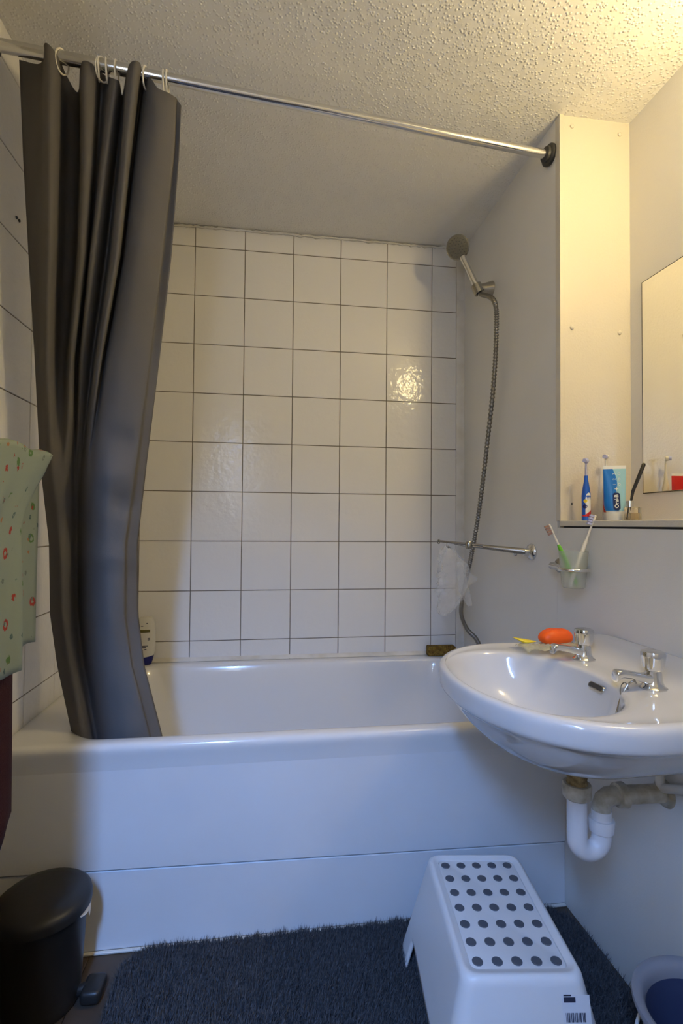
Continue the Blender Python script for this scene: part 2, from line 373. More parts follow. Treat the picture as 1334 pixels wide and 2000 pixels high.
# ------------------------------------------------------------------ curtain rod, rings, curtain
RL, RR_ = Vector((XL, -.870, 2.162)), Vector((XR, -.700, 2.187))
def rod_at(x): t = (x - RL.x) / (RR_.x - RL.x); return RL.lerp(RR_, t)
rod = thing('curtain_rod', rod_at(.4), 'chrome shower curtain rod spanning the bath below the ceiling', 'curtain rod')
dR = (RR_ - RL).normalized()
mesh('rod_tube', tube([rod_at(.0), RR_ - dR * .012], .0125, 20), m_chrome, rod)
mesh('outer_sleeve', tube([RL + dR * .01, rod_at(.001)], .0142, 20), m_chrome, rod)
for p, d in ((RR_, -dR), (RL, dR)):
    fl = mesh('end_flange', lathe([(.029, 0), (.031, .004), (.031, .010), (.027, .014), (.022, .015), (.021, .022), (.016, .024)], p + d * .0005, d, 28), m_rubber, rod)
# fold lines of the gathered cloth: pixel x at each height, and depth of the fold
PY = [100, 300, 500, 700, 900, 1060, 1200, 1300, 1440, 1500]
FOLD = [([37, 45, 56, 68, 78, 96, 98, 112, 142, 150], .030, .010, 117), ([80, 78, 76, 78, 85, 100, 104, 118, 146, 154], .012, -.005, 124), ([88, 90, 90, 86, 92, 106, 111, 124, 152, 160], -.048, -.02, 84),
        ([112, 108, 104, 98, 100, 112, 118, 130, 157, 166], -.040, -.028, 108), ([131, 130, 124, 114, 110, 118, 124, 136, 163, 172], .045, -.03, 150), ([152, 154, 147, 128, 121, 125, 130, 142, 170, 178], .045, -.024, 180), ([159, 161, 153, 136, 131, 132, 136, 148, 175, 183], -.030, -.012, 122),
        ([186, 180, 168, 144, 139, 138, 141, 153, 180, 188], -.024, 0, 128), ([205, 190, 172, 150, 144, 143, 145, 157, 183, 191], .03, .014, 145), ([230, 203, 178, 158, 149, 147, 149, 161, 187, 195], -.035, .022, 154),
        ([240, 216, 192, 168, 154, 151, 153, 165, 190, 198], -.02, .024, 160), ([247, 229, 208, 181, 160, 155, 157, 169, 194, 202], .040, .016, 186), ([254, 240, 221, 190, 166, 159, 161, 173, 199, 206], -.044, .002, 127), ([275, 252, 232, 197, 171, 164, 166, 178, 205, 212], -.046, -.012, 122),
        ([284, 261, 239, 203, 177, 170, 173, 185, 214, 221], .026, -.026, 150), ([302, 269, 245, 212, 190, 183, 187, 200, 230, 237], -.022, -.042, 152), ([318, 290, 266, 236, 214, 206, 210, 224, 253, 260], -.042, -.052, 172), ([333, 315, 290, 268, 240, 226, 228, 243, 276, 283], -.040, -.047, 180),
        ([346, 338, 315, 291, 265, 243, 242, 256, 292, 299], -.026, -.034, 190), ([350, 341, 318, 295, 268, 247, 246, 260, 296, 303], -.014, -.012, 194), ([358, 350, 335, 312, 287, 269, 270, 282, 318, 325], -.020, .022, 206)]
DENT = [(235, 860, 28, 26, .016), (215, 930, 40, 22, -.012), (245, 985, 26, 20, .015), (170, 1025, 26, 45, .014), (215, 1090, 40, 14, -.010), (262, 1130, 20, 30, .010), (120, 1090, 22, 60, -.008), (228, 1250, 40, 60, .008), (290, 260, 30, 120, .006)]
def ycen(py): return interp([100, 1440], [-.828, -.672], py)
ctrl = []
rows = [0.0, .03, .08] + list(np.linspace(.14, 1, 80))
for xsP, off1, off2, ytop in FOLD:
    line = []
    for r in rows:
        py = lerp(ytop, 1500, r); px = interp(PY, xsP, py)
        off = lerp(off1, off2, sst(520, 1000, py)); amp = interp([0, 1200, 1400, 1500], [1, 1, .75, .6], py)
        dent = .004 * math.sin(px * .05 + py * .021) * sst(700, 900, py) + sum(d * math.exp(-((px - cx) / sx) ** 2 - ((py - cy) / sy) ** 2) for cx, cy, sx, sy, d in DENT)
        line.append(U(px, py, 1, ycen(py) + off * amp + dent))
    ctrl.append(line)
cols = [cr([ctrl[k][j] for k in range(len(ctrl))], 5) for j in range(len(rows))]
cur = mesh('shower_curtain', loft(cols, closed=False), m_curtain, sharp=180); solid(cur, .0012); 
tag(cur, 'dark grey fabric shower curtain gathered on the chrome rod, tucked into the bath', 'curtain')
RINGS = [129, 196, 203, 211, 230, 262, 285, 319, 326]
for k, px in enumerate(RINGS):
    x = U(px, interp([0, 350], [88, 158], px), 1, -.83).x; c = rod_at(x); tw = RNG.normal(0, .22); sq = RNG.uniform(.9, 1.06)
    P = []
    for t in np.linspace(0, 2 * math.pi, 28, endpoint=False):
        u = Vector((.25 * math.sin(tw) + dR.x * 0, math.cos(t), 0)); P.append(c + Vector((math.sin(t) * .35 * math.sin(tw) * .02 + math.cos(t) * math.sin(tw) * .016, math.cos(t) * .0195 * sq, -.010 + math.sin(t) * .0265)))
    o = mesh('curtain_ring', tube(P, .0021, 8, closed=True), m_ivory)
    tag(o, 'white plastic curtain ring hooked over the chrome rod', 'curtain ring', 'curtain rings on the rod')

# ------------------------------------------------------------------ shower: bracket, handset, hose
BK = U(960, 565, 0, XR); BKE = Vector((1.088, BK.y - .004, BK.z - .006))
br = thing('shower_bracket', BK, 'chrome bracket on the shower wall holding the handset', 'shower bracket')
mesh('wall_cone', lathe([(.030, 0), (.029, .006), (.022, .030), (.019, .052)], BK + Vector((-.0002, 0, 0)), (-1, -.05, -.08), 28), m_chrome_d, br)
hd = U(895, 483, 1, -.25); ax = (hd - BKE).normalized()
mesh('cradle', lathe([(.0135, -.017), (.0195, -.018), (.0205, .018), (.0155, .019), (.0135, -.017)], BKE, ax, 24, cap0=False, cap1=False), m_chrome_d, br)
hs = thing('shower_handset', BKE, 'chrome round shower handset resting in the wall bracket', 'shower head')
hp = [BKE - ax * .026, BKE - ax * .012, BKE + ax * .018, BKE + ax * .05, BKE + ax * .1, hd - ax * .045]
mesh('handle', tube(hp, [.0085, .0095, .0125, .0118, .0108, .0125], 18), m_chrome, hs)
fn = Vector((-.55, -.66, -.50)).normalized()
hb = mesh('spray_head', lathe([(.010, -.030), (.026, -.022), (.040, -.008), (.0455, .004), (.0455, .010), (.042, .0135), (.0415, .0115)], hd, fn, 36), m_chrome_d, hs)
a_, b_, _ = frame_axes(fn)
m_noz = mat('nozzle_grey', (.10, .10, .09), .6)
for rr, nn in ((.012, 6), (.022, 12), (.033, 18)):
    for k in range(nn):
        t = 2 * math.pi * k / nn; mesh('nozzle', lathe([(.0022, 0), (.0016, .003)], hd + fn * .0115 + a_ * rr * math.cos(t) + b_ * rr * math.sin(t), fn, 6), m_noz, hb)
hpts = [BKE - ax * .02, U(966, 590, 0, 1.098), U(969, 660, 0, 1.112), U(963, 760, 0, 1.118), U(950, 880, 0, 1.120), U(938, 980, 0, 1.115), U(925, 1062, 0, 1.105), U(913, 1122, 0, 1.090), U(903, 1170, 0, 1.08), U(901, 1200, 0, 1.08), U(912, 1228, 0, 1.095), U(930, 1248, 0, 1.115), U(938, 1270, 0, 1.12), U(940, 1310, 0, 1.12)]
hc = cr(hpts, 60)
hose = mesh('shower_hose', tube(hc, [.0078 + .0011 * (1 if i % 4 < 2 else -1) for i in range(len(hc))], 12), m_hose, sharp=180)
tag(hose, 'ribbed steel shower hose hanging from the handset down the wall', 'hose')

# ------------------------------------------------------------------ swivel rail with hooks
HB = U(1040, 1078, 0, XR); AE = U(857, 1058, 1, -.42)
rail = thing('swivel_rail', HB, 'chrome swivel towel rail with small hooks on the shower wall', 'towel rail')
mesh('wall_flange', lathe([(.026, 0), (.027, .004), (.024, .010), (.014, .016), (.011, .03)], HB, (-1, 0, 0), 28), m_chrome, rail)
st = HB + Vector((-.032, .006, .002)); dA = (AE - st)
mesh('arm', tube([HB + Vector((-.02, 0, 0)), st, st + dA * .45], [.011, .0105, .0075], 14), m_chrome_d, rail)
mesh('slide_bar', tube([st + dA * .3 + Vector((0, 0, .004)), AE + Vector((.0, 0, .002))], .0042, 10), m_chrome_d, rail)
mesh('slide_bar', tube([st + dA * .42 + Vector((.012, .01, -.004)), st + dA * .66 + Vector((.006, .006, -.004)), st + dA * .8], .0036, 10), m_chrome_d, rail)
mesh('knuckle', lathe([(.010, -.012), (.012, -.008), (.012, .008), (.010, .012)], st + dA * .62, (0, 0, 1), 16), m_chrome_d, rail)
mesh('end_eye', tube([AE + Vector((.006 * math.cos(t), .006 * math.cos(t) * .8, .006 * math.sin(t))) for t in np.linspace(0, 2 * math.pi, 16, endpoint=False)], .002, 6, closed=True), m_chrome_d, rail)
for t in (.10, .60, .90):
    q = st + dA * t; mesh('hook', tube([q, q + Vector((0, 0, -.012)), q + Vector((.004, -.004, -.018)), q + Vector((.009, -.008, -.014))], .0021, 8), m_chrome_d, rail)
# crumpled clear plastic hanging from the rail
HK = st + dA * .90
def crumple(seed, top, h, prof, n=44, m_=40, amp=.3):
    rg = np.random.default_rng(seed); ph = rg.uniform(0, 6.28, (6, 3)); R_ = []
    for j in range(m_ + 1):
        v = j / m_; w, cx = interp([p[0] for p in prof], [p[1] for p in prof], v), interp([p[0] for p in prof], [p[2] for p in prof], v); rr = []
        for k in range(n):
            t = 2 * math.pi * k / n; s = 1
            for q in range(6): s += amp * .5 * math.sin((q + 2) * t * (1 if q % 2 else -1) + ph[q, 0] + v * (5 + 4 * q) ) * math.sin(ph[q, 1] + v * 7 * (q + 1)) / (1 + q * .35)
            s += rg.uniform(-.05, .05)
            rr.append(top + Vector(((cx + w * s * math.cos(t)) * RM[0].x, (cx + w * s * math.cos(t)) * RM[0].y * 0 + w * .45 * s * math.sin(t), -h * v + rg.uniform(-.003, .003))))
        R_.append(rr)
    return loft(R_)
bag = mesh('plastic_bag', crumple(4, HK + Vector((.0, 0, -.012)), .235, [(0, .006, 0), (.08, .03, .004), (.22, .052, .02), (.4, .062, .028), (.5, .066, .034), (.6, .052, .02), (.75, .045, .012), (.9, .034, .0), (1, .012, -.01)]), m_film, sharp=25)
tag(bag, 'crumpled clear plastic bag hanging from the hooked rail', 'plastic bag')
b2 = mesh('torn_flap', crumple(11, HK + Vector((.062, .02, -.07)), .15, [(0, .008, -.01), (.3, .016, .0), (.7, .02, .012), (1, .008, .03)], 26, 24), m_film, bag, sharp=25)

# ------------------------------------------------------------------ tumbler holder, tumbler, toothbrushes
TC = U(1120, 1112, 0, 1.10); FL = Vector((XR, -.755, TC.z))
hold = thing('tumbler_holder', FL, 'chrome ring holder on the wall carrying the frosted tumbler', 'tumbler holder')
mesh('wall_flange', lathe([(.022, 0), (.023, .004), (.020, .012), (.012, .02)], FL, (-1, 0, 0), 24), m_chrome_d, hold)
mesh('arm', tube([FL + Vector((-.012, 0, 0)), FL + Vector((-.034, -.006, 0)), TC + Vector((-.008, .037, 0))], [.010, .011, .006], 12), m_chrome, hold)
mesh('ring', tube([TC + Vector((.0375 * math.cos(t), .0375 * math.sin(t), 0)) for t in np.linspace(0, 2 * math.pi, 36, endpoint=False)], .0046, 10, closed=True), m_chrome, hold)
tum = mesh('tumbler', lathe([(.0, -.048), (.025, -.048), (.028, -.046), (.0325, 0), (.0362, .048), (.0345, .048), (.031, 0), (.026, -.042), (.0, -.042)], TC, (0, 0, 1), 36, cap0=False, cap1=False), m_frost)
tag(tum, 'frosted glass toothbrush tumbler in the chrome wall ring', 'tumbler')
def brush(name, a, b, hc_, bc_, neck, label, brl=.028):
    a, b = Vector(a), Vector(b); d = (b - a); L_ = d.length; d.normalize()
    t = thing(name, a, label, 'toothbrush')
    mesh('handle', tube([a, a + d * L_ * .3, a + d * L_ * .6, a + d * L_ * .66], [.0045, .0055, .0052, .0035], 10), hc_, t)
    mesh('neck', tube([a + d * L_ * .64, a + d * L_ * .84], [.0033, .0026], 8), neck, t)
    s_, u_, _ = frame_axes(d)
    if u_.x > 0: u_ = -u_
    s_ = d.cross(u_)
    M = Matrix((s_, u_, d)).transposed().to_4x4(); M.translation = a + d * L_ * .92
    mesh('head', xform(box(-.005, .005, -.0025, .0025, -.015, .015, .002), M), neck, t)
    for i in range(4):
        for j in (-1, 1):
            M2 = M.copy(); mesh('bristle_tuft', xform(box(j * .0024 - .0016, j * .0024 + .0016, .002, .013, -.013 + i * .007, -.008 + i * .007), M2), bc_, t)
    return t
brush('toothbrush', TC + Vector((.012, .004, -.040)), U(1072, 1024, 1, TC.y + .02), m_green, m_brist, m_ivory, 'toothbrush with green neck and worn brown bristles in the tumbler')
brush('toothbrush', TC + Vector((-.012, -.004, -.040)), U(1163, 1006, 1, TC.y - .02), m_ivory, m_lilac, m_ivory, 'white toothbrush with lilac bristles in the tumbler')

# ------------------------------------------------------------------ things on the ledge
ZT = ZL + .0155
def electric(name, base, h, body, brm, label, red=False, scale=1, tilt=0):
    t = thing(name, base, label, 'toothbrush'); r = .0115 * scale
    hb_ = h * .72
    o = mesh('handle', lathe([(r, 0), (r * 1.02, .004), (r * 1.0, hb_ * .25), (r * 1.05, hb_ * .55), (r * .82, hb_ * .72), (r * .5, hb_ * .88), (r * .42, hb_)], base, (0, 0, 1), 20), body, t)
    b = Vector(base)
    mesh('brush_stem', tube([b + Vector((0, 0, hb_ - .002)), b + Vector((0, 0, h * .9)), b + Vector((0, -.001, h * .95))], [.0036, .0027, .003], 10), m_ivory if not red else m_lilac, t)
    mesh('brush_head', lathe([(.0068, 0), (.0075, .004), (.0066, .007)], b + Vector((.002, -.001, h * .955)), (-.85, -.5, 0), 16), m_ivory if not red else m_lilac, t)
    mesh('bristles', lathe([(.0062, 0), (.0058, .008)], b + Vector((-.004, -.0045, h * .955)), (-.85, -.5, 0), 14), brm, t)
    if red:
        mesh('white_print', xform(loft([[(r * 1.035 * math.sin(a), -r * 1.035 * math.cos(a), lerp(.022 + .006 * math.sin(a * 2), hb_ * .62 - .012 * (1 - math.cos((a - .0) * 2)), v)) for a in np.linspace(-.75, .75, 14)] for v in np.linspace(0, 1, 8)], closed=False), Matrix.Translation(b)), m_tubew, t)
        mesh('red_band', xform(loft([[(r * 1.05 * math.sin(a), -r * 1.05 * math.cos(a), lerp(.012, .024 + .008 * math.sin(a * 1.2), v)) for a in np.linspace(-1.6, .9, 14)] for v in (0, .5, 1)], closed=False), Matrix.Translation(b)), m_red, t)
        for aa, zz, mm, s in ((-.75, .055, m_yellow, .005), (-.85, .040, m_navycap, .006)):
            mesh('print_patch', xform(loft([[(r * 1.06 * math.sin(aa + s / r * math.cos(q) * k), -r * 1.06 * math.cos(aa + s / r * math.cos(q) * k), zz + s * math.sin(q) * k) for q in np.linspace(0, 2 * math.pi, 12, endpoint=False)] for k in (1, .05)], cap1=True), Matrix.Translation(b)), mm, t)
    return t
e1 = U(1145, 1018, 1, -.80); electric('electric_toothbrush', (e1.x, e1.y, ZT), .176, m_blue, m_lilac, "child's blue electric toothbrush standing alone on the ledge", red=True)
e2 = U(1184, 1018, 1, -.772); electric('electric_toothbrush', (e2.x, e2.y, ZT), .194, m_ivory, m_lilac, 'ivory electric toothbrush standing behind the blue toothpaste tube', scale=.9)
def paste(name, base, h, w, ang, mb, label, main=True):
    t = thing(name, base, label, 'toothpaste'); B = Matrix.Translation(base) @ Matrix.Rotation(ang, 4, 'Z')
    ch = .022 if main else .018
    mesh('cap', xform(lathe([(w * .34, 0), (w * .37, .002), (w * .40, ch)], (0, 0, 0), (0, 0, 1), 28), B), m_tubew, t)
    R_ = []
    for v in np.linspace(0, 1, 16):
        ww = interp([0, .06, .16, 1], [.36 * w, .42 * w, .47 * w, .5 * w], v); th = interp([0, .06, .3, .8, .95, 1], [.36 * w, .34 * w, .24 * w, .09 * w, .012 * w, .010 * w], v)
        R_.append([(ww * math.cos(a), th * math.sin(a), ch + v * (h - ch)) for a in np.linspace(0, 2 * math.pi, 36, endpoint=False)])
    bo = mesh('tube_body', xform(loft(R_, cap0=True, cap1=True), B), m_tubew, t)
    def prof(v): return interp([0, .06, .16, 1], [.36 * w, .42 * w, .47 * w, .5 * w], v), interp([0, .06, .3, .8, .95, 1], [.36 * w, .34 * w, .24 * w, .09 * w, .012 * w, .010 * w], v)
    def skin(a0, a1, v0, v1, e, fa=None):
        R2 = []
        for v in np.linspace(v0, v1, 14):
            ww, th = prof(v); lo_, hi_ = (a0, a1) if fa is None else fa(v); R2.append([((ww + e) * math.cos(a), (th + e) * math.sin(a), ch + v * (h - ch)) for a in np.linspace(lo_, hi_, 16)])
        return xform(loft(R2, closed=False), B)
    if main:
        mesh('light_blue_print', skin(math.pi * 1.0, math.pi * 1.93, .03, .93, .0004), m_tubel, t)
        mesh('blue_print', skin(0, 0, .04, .93, .0008, lambda v: (math.pi * 1.0, math.pi * (1.60 - .16 * v - .05 * math.sin(v * 7)))), mb, t)
        def place(z, x, tilt=-4): 
            v = (z - ch) / (h - ch); ww, th = prof(v); y = -th * math.sqrt(max(0, 1 - (x / ww) ** 2)) - .0016
            return B @ Matrix.Translation((x, y, z)) @ Matrix.Rotation(math.radians(tilt), 4, 'X') @ Matrix.Rotation(math.radians(90), 4, 'X') @ Matrix.Rotation(math.radians(90), 4, 'Z')
        pl = rrect(-.024, .024, -.0085, .0085, .006, 6)
        pm = place(.052, .001, -11); pm.translation += (B.to_3x3() @ Vector((0, -.0022, 0)))
        mesh('logo_plate', ([pm @ Vector((x, y, 0)) for x, y in pl], [list(range(len(pl)))]), m_tuben, t, smooth=False)
        pm2 = pm.copy(); pm2.translation += (B.to_3x3() @ Vector((0, -.0006, 0)))
        text('lettering', 'Oral-B', .0135, m_tubew, t, pm2, .0003)
        for k, dgt in enumerate('123'):
            q = place(.098 + k * .0145, -.003); q.translation.y -= .001; text('numeral', dgt, .010, m_tubew, t, q)
            q = place(.098 + k * .0145, .0075); q.translation.y -= .0012
            text('round_mark', 'o', .014, m_tubew, t, q)
        sm = place(.086, .001); sm.translation.y -= .0012
        mesh('sparkle', ([sm @ Vector(p) for p in ((.008, 0, 0), (.0012, .0012, 0), (0, .006, 0), (-.0012, .0012, 0), (-.008, 0, 0), (-.0012, -.0012, 0), (0, -.006, 0), (.0012, -.0012, 0))], [[0, 1, 2, 3, 4, 5, 6, 7]]), m_tubew, t, smooth=False)
    else:
        mesh('red_print', skin(0, 2 * math.pi, .05, .94, .0006), mb, t)
    return t
p1 = U(1201, 1018, 1, -.855); paste('toothpaste_tube', (p1.x, p1.y, ZT), .150, .056, math.radians(-25), m_tubeb, 'blue and white toothpaste tube standing on its white cap on the ledge')
p2 = U(1195, 1018, 1, -.812); paste('toothpaste_tube', (p2.x, p2.y, ZT), .138, .052, math.radians(4), m_red, 'red toothpaste tube standing behind the blue tube on the ledge', main=False)
d1 = U(1236, 1018, 1, -.905)
bt = thing('diffuser_bottle', (d1.x, d1.y, ZT), 'small square clear glass diffuser bottle on the ledge', 'bottle')
mesh('glass', box(d1.x - .017, d1.x + .017, d1.y - .012, d1.y + .012, ZT, ZT + .036, .003, 2), m_clear, bt)
mesh('oil', box(d1.x - .014, d1.x + .014, d1.y - .009, d1.y + .009, ZT + .003, ZT + .020, .001), m_amber, bt)
mesh('collar', lathe([(.0085, 0), (.0085, .016), (.0065, .016), (.0065, 0)], (d1.x - .008, d1.y, ZT + .036), (0, 0, 1), 20, cap0=False, cap1=False), m_chrome, bt)
sk = tube([(d1.x - .0165, d1.y, ZT + .004), (d1.x - .006, d1.y, ZT + .045), U(1236, 960, 1, d1.y), U(1257, 908, 1, d1.y), U(1258, 905, 1, d1.y)], [.002, .0026, .0042, .0052, .0035], 10)
tag(mesh('black_stick', sk, m_stick), 'thin black stick leaning in the small glass bottle', 'stick')

# ------------------------------------------------------------------ mirror
mi = thing('wall_mirror', (XR2, -1.1, 1.158), 'frameless wall mirror above the ledge', 'mirror')
mesh('mirror_pane', box(XR2 - .005, XR2 - .0005, -1.36, -.799, 1.158, 1.766, .0012), m_mirror, mi, smooth=False)
mesh('dark_edge', join(box(XR2 - .0045, XR2 - .0002, -1.362, -.797, 1.1565, 1.158), box(XR2 - .0045, XR2 - .0002, -.799, -.797, 1.158, 1.767), box(XR2 - .0045, XR2 - .0002, -1.36, -.797, 1.766, 1.7672)), m_rubber, mi, smooth=False)

# ------------------------------------------------------------------ wash basin
CY = -1.140; RZ = .760
bas = thing('wash_basin', (XR, CY, .60), 'white ceramic wall-hung wash basin with two chrome taps', 'basin')
NP = 96
def outline(s, z, wall=True, front=.668, hw=.285, dx=0, keepback=True):
    P = []; xc = .905
    for k in range(NP):
        t = 2 * math.pi * k / NP; c, s_ = math.cos(t), math.sin(t)
        if c < 0: ax_ = (xc - front) * s; n = 2.15
        else: ax_ = (XR - .0005 - xc) * (1 if keepback else s); n = 2.15 + 2.2 * sst(0, .6, c)
        by = hw * s
        r = (abs(c) ** n + abs(s_) ** n) ** (-1 / n)
        P.append([xc + dx + ax_ * r * c, CY + by * r * s_, z])
    return P
def bowl(s, z, cx=.832, rx=.150, ry=.208):
    return [[cx + rx * s * math.cos(2 * math.pi * k / NP) + (1 - s) * .06, CY + ry * s * math.sin(2 * math.pi * k / NP), z] for k in range(NP)]
def raiseback(P):
    for p in P: p[2] += .036 * sst(1.085, 1.135, p[0])
    return P
rg_ = [outline(.16, .604), outline(.30, .605), outline(.46, .612), outline(.64, .632), outline(.79, .661), outline(.88, .688), outline(.925, .705), outline(.955, .712), outline(.985, .716), outline(.997, .721), outline(1.0, .730), outline(1.0, .742), outline(.997, .750), raiseback(outline(.985, .7565)), raiseback(outline(.965, .7595)), raiseback(outline(.94, RZ))]
a = raiseback(outline(.94, RZ, keepback=True)); b = bowl(1.035, RZ - .004)
for p in a: p[0] = min(p[0], XR - .012)
rg_.append(a)
for t in (.35, .7):
    rg_.append([[lerp(a[k][i], b[k][i], t) if i < 2 else RZ - .002 - .004 * t + .034 * sst(1.085, 1.135, lerp(a[k][0], b[k][0], t)) for i in range(3)] for k in range(NP)])
rg_ += [b, bowl(1.0, RZ - .010), bowl(.965, RZ - .028), bowl(.90, .700), bowl(.78, .668), bowl(.58, .640), bowl(.36, .626), bowl(.18, .620), bowl(.10, .618)]
subd(mesh('basin_body', loft(rg_, cap0=True, cap1=True), m_ceram, bas, sharp=180), 1)
mesh('waste_boss', lathe([(.044, .610), (.040, .592), (.034, .574), (.030, .562), (.024, .557)], (.944, CY + .005, 0), (0, 0, 1), 32), m_ceram, bas)
mesh('waste_ring', lathe([(.012, .6195), (.026, .621), (.028, .6195)], (bowl(.1, 0)[0][0] - .015, CY, 0), (0, 0, 1), 24, cap0=False, cap1=False), m_chrome, bas)
# overflow slot on the back slope of the bowl
ov = U(1180, 1340, 1, CY - .01); ov.x = .832 + .150 * .955 + .002; 
M = Matrix.Translation((ov.x - .003, CY - .020, .7345)) @ Matrix.Rotation(math.radians(-58), 4, 'Y')
pl = rrect(-.0065, .0065, -.024, .024, .006, 6)
mesh('overflow_slot', xform(loft([[(x, y, 0.004) for x, y in pl], [(x * .9, y * .95, .0055) for x, y in pl]], cap0=True, cap1=True), M), m_chrome_d, bas)
mesh('overflow_hole', xform(loft([[(x * .75, y * .85, 0.0056) for x, y in pl], [(x * .7, y * .83, .0062) for x, y in pl]], cap0=True, cap1=True), M), m_rubber, bas)
def tap(base, label=None):
    b = Vector(base)
    body = mesh('tap', lathe([(.0245, 0), (.0245, .003), (.020, .006), (.0165, .014), (.0155, .024), (.014, .034)], b, (0, 0, 1), 28), m_chrome, bas)
    SP = []
    for x, z, w, h in ((.006, .017, .013, .012), (-.02, .020, .0125, .0085), (-.045, .027, .011, .0068), (-.068, .031, .0102, .0068), (-.074, .0295, .0102, .0085), (-.078, .0265, .0098, .0105), (-.0795, .025, .009, .009)):
        SP.append([(b.x + x, b.y + py_ * 1, b.z + z + pz_) for py_, pz_ in rrect(-w, w, -h, h, min(w, h) * .6, 4)])
    mesh('spout', loft(SP, cap0=True, cap1=True), m_chrome, body)
    R_ = []
    for r, h in ((.0125, .033), (.017, .036), (.0192, .042), (.0215, .060), (.0218, .066), (.0200, .0700), (.016, .0712), (.004, .0712)):
        fl_ = .07 if .04 < h < .067 else .02
        R_.append([(b.x + r * (1 - fl_ * max(0, math.cos(5 * t)) ** 2) * math.cos(t), b.y + r * (1 - fl_ * max(0, math.cos(5 * t)) ** 2) * math.sin(t), b.z + h) for t in np.linspace(0, 2 * math.pi, 60, endpoint=False)])
    mesh('tap_head', loft(R_, cap0=True, cap1=True), m_chrome, body)
    return body
TA, TB = (1.030, CY + .110, RZ - .0045), (1.034, CY - .099, RZ - .0045)
tap(TA); tap(TB)
# plug chain hanging from the nearer tap into the bowl
ch0 = Vector((1.008, CY - .086, RZ + .003)); rc = U(1219, 1348, 0, .972)
cp = cr([ch0, U(1238, 1330, 0, .985), U(1226, 1338, 0, .975), U(1213, 1362, 0, .962), U(1205, 1388, 0, .950), U(1197, 1412, 0, .938), Vector((.915, CY - .085, .664))], 14)
mesh('plug_chain', join(*[lathe([(.0008, -.0021), (.0019, -.001), (.0019, .001), (.0008, .0021)], p, (cp[min(i + 1, len(cp) - 1)] - cp[max(0, i - 1)]), 6) for i, p in enumerate(cp)]), m_chrome_d, bas)
mesh('chain_ring', tube([rc + Vector((.011 * math.cos(t), .004 * math.cos(t), .014 * math.sin(t))) for t in np.linspace(0, 2 * math.pi, 24, endpoint=False)], .0011, 6, closed=True), m_chrome_d, bas)
# waste trap
TX, TY = .944, CY + .005
tr = thing('waste_trap', (TX, TY, .37), 'white plastic waste trap with U bend under the basin', 'waste pipe')
mesh('threaded_tail', lathe([(.019, 0), (.021, .004), (.019, .010), (.021, .014), (.019, .02), (.021, .03), (.019, .045)], (TX, TY, .520), (0, 0, 1), 24), m_rust, tr)
mesh('compression_nut', lathe([(.024, 0), (.0275, .003), (.0285, .026), (.0265, .030), (.021, .030)], (TX, TY, .503), (0, 0, 1), 28), m_cplast, tr)
ub = [(TX, TY, .515), (TX, TY, .47), (TX, TY, .42)] + [(TX + .0275 - .0275 * math.cos(t), TY, .42 - .0275 * math.sin(t)) for t in np.linspace(.3, math.pi - .3, 10)] + [(TX + .055, TY, .42), (TX + .055, TY, .445), (TX + .055, TY, .475)]
mesh('u_bend', tube(ub, .0195, 24), m_pipe, tr)
mesh('collar_nut', lathe([(.0205, 0), (.0235, .002), (.0255, .024), (.024, .027), (.02, .027)], (TX + .055, TY, .430), (.05, 0, 1), 28), m_pipe, tr)
ob = [(TX + .055, TY, .46), (TX + .055, TY, .482), (TX + .060, TY, .494), (TX + .072, TY, .501), (TX + .09, TY, .502), (XR - .03, TY, .500), (XR - .002, TY, .499)]
mesh('outlet_pipe', tube(ob, [.0185, .0185, .0188, .019, .0185, .0185, .0185], 22), m_cplast, tr)
mesh('outlet_nut', lathe([(.0195, 0), (.0245, .002), (.0255, .018), (.02, .02)], (TX + .088, TY, .5015), (1, 0, 0), 26), m_cplast, tr)
mesh('wall_sleeve', lathe([(.030, 0), (.028, .004), (.024, .008), (.0195, .009)], (XR, TY, .499), (-1, 0, 0), 26), m_cplast, tr)
# pipe on the wall beside the trap
pp = [U(1288, 1470, 0, XR - .014), U(1289, 1520, 0, XR - .014), U(1294, 1537, 0, XR - .014), U(1310, 1541, 0, XR - .014), U(1420, 1546, 0, XR - .014)]
o = mesh('supply_pipe', tube(cr(pp, 6), .0095, 14), m_paint); tag(o, 'painted supply pipe running along the wall under the basin', 'pipe')
# soap on the far end of the basin
sp_ = U(1085, 1258, 2, RZ + .004)
so = thing('orange_soap', sp_, 'bright orange bar of soap on the basin beside the far tap', 'soap')
def pebble(c, rx, ry, rz, ang, n=24, seed=1, flat=.35):
    rg = np.random.default_rng(seed); R_ = []
    for j in range(1, 12):
        th = math.pi * j / 12; rr = []
        for k in range(n):
            t = 2 * math.pi * k / n; q = abs(math.cos(t)) ** .8 * (1 if math.cos(t) >= 0 else -1); w = abs(math.sin(t)) ** .8 * (1 if math.sin(t) >= 0 else -1)
            z = -math.cos(th); z = max(z, -.55); s = math.sin(th) ** .7
            rr.append((rx * s * q, ry * s * w, rz * z * (1 + .10 * math.sin(3 * t + seed))))
        R_.append(rr)
    return xform(loft(R_, cap0=True, cap1=True), Matrix.Translation(c) @ Matrix.Rotation(ang, 4, 'Z'))
mesh('soap_bar', pebble(sp_ + Vector((0, 0, .017)), .046, .026, .021, math.radians(8), seed=2), m_orange, so)
ys_ = U(1026, 1262, 2, RZ + .002)
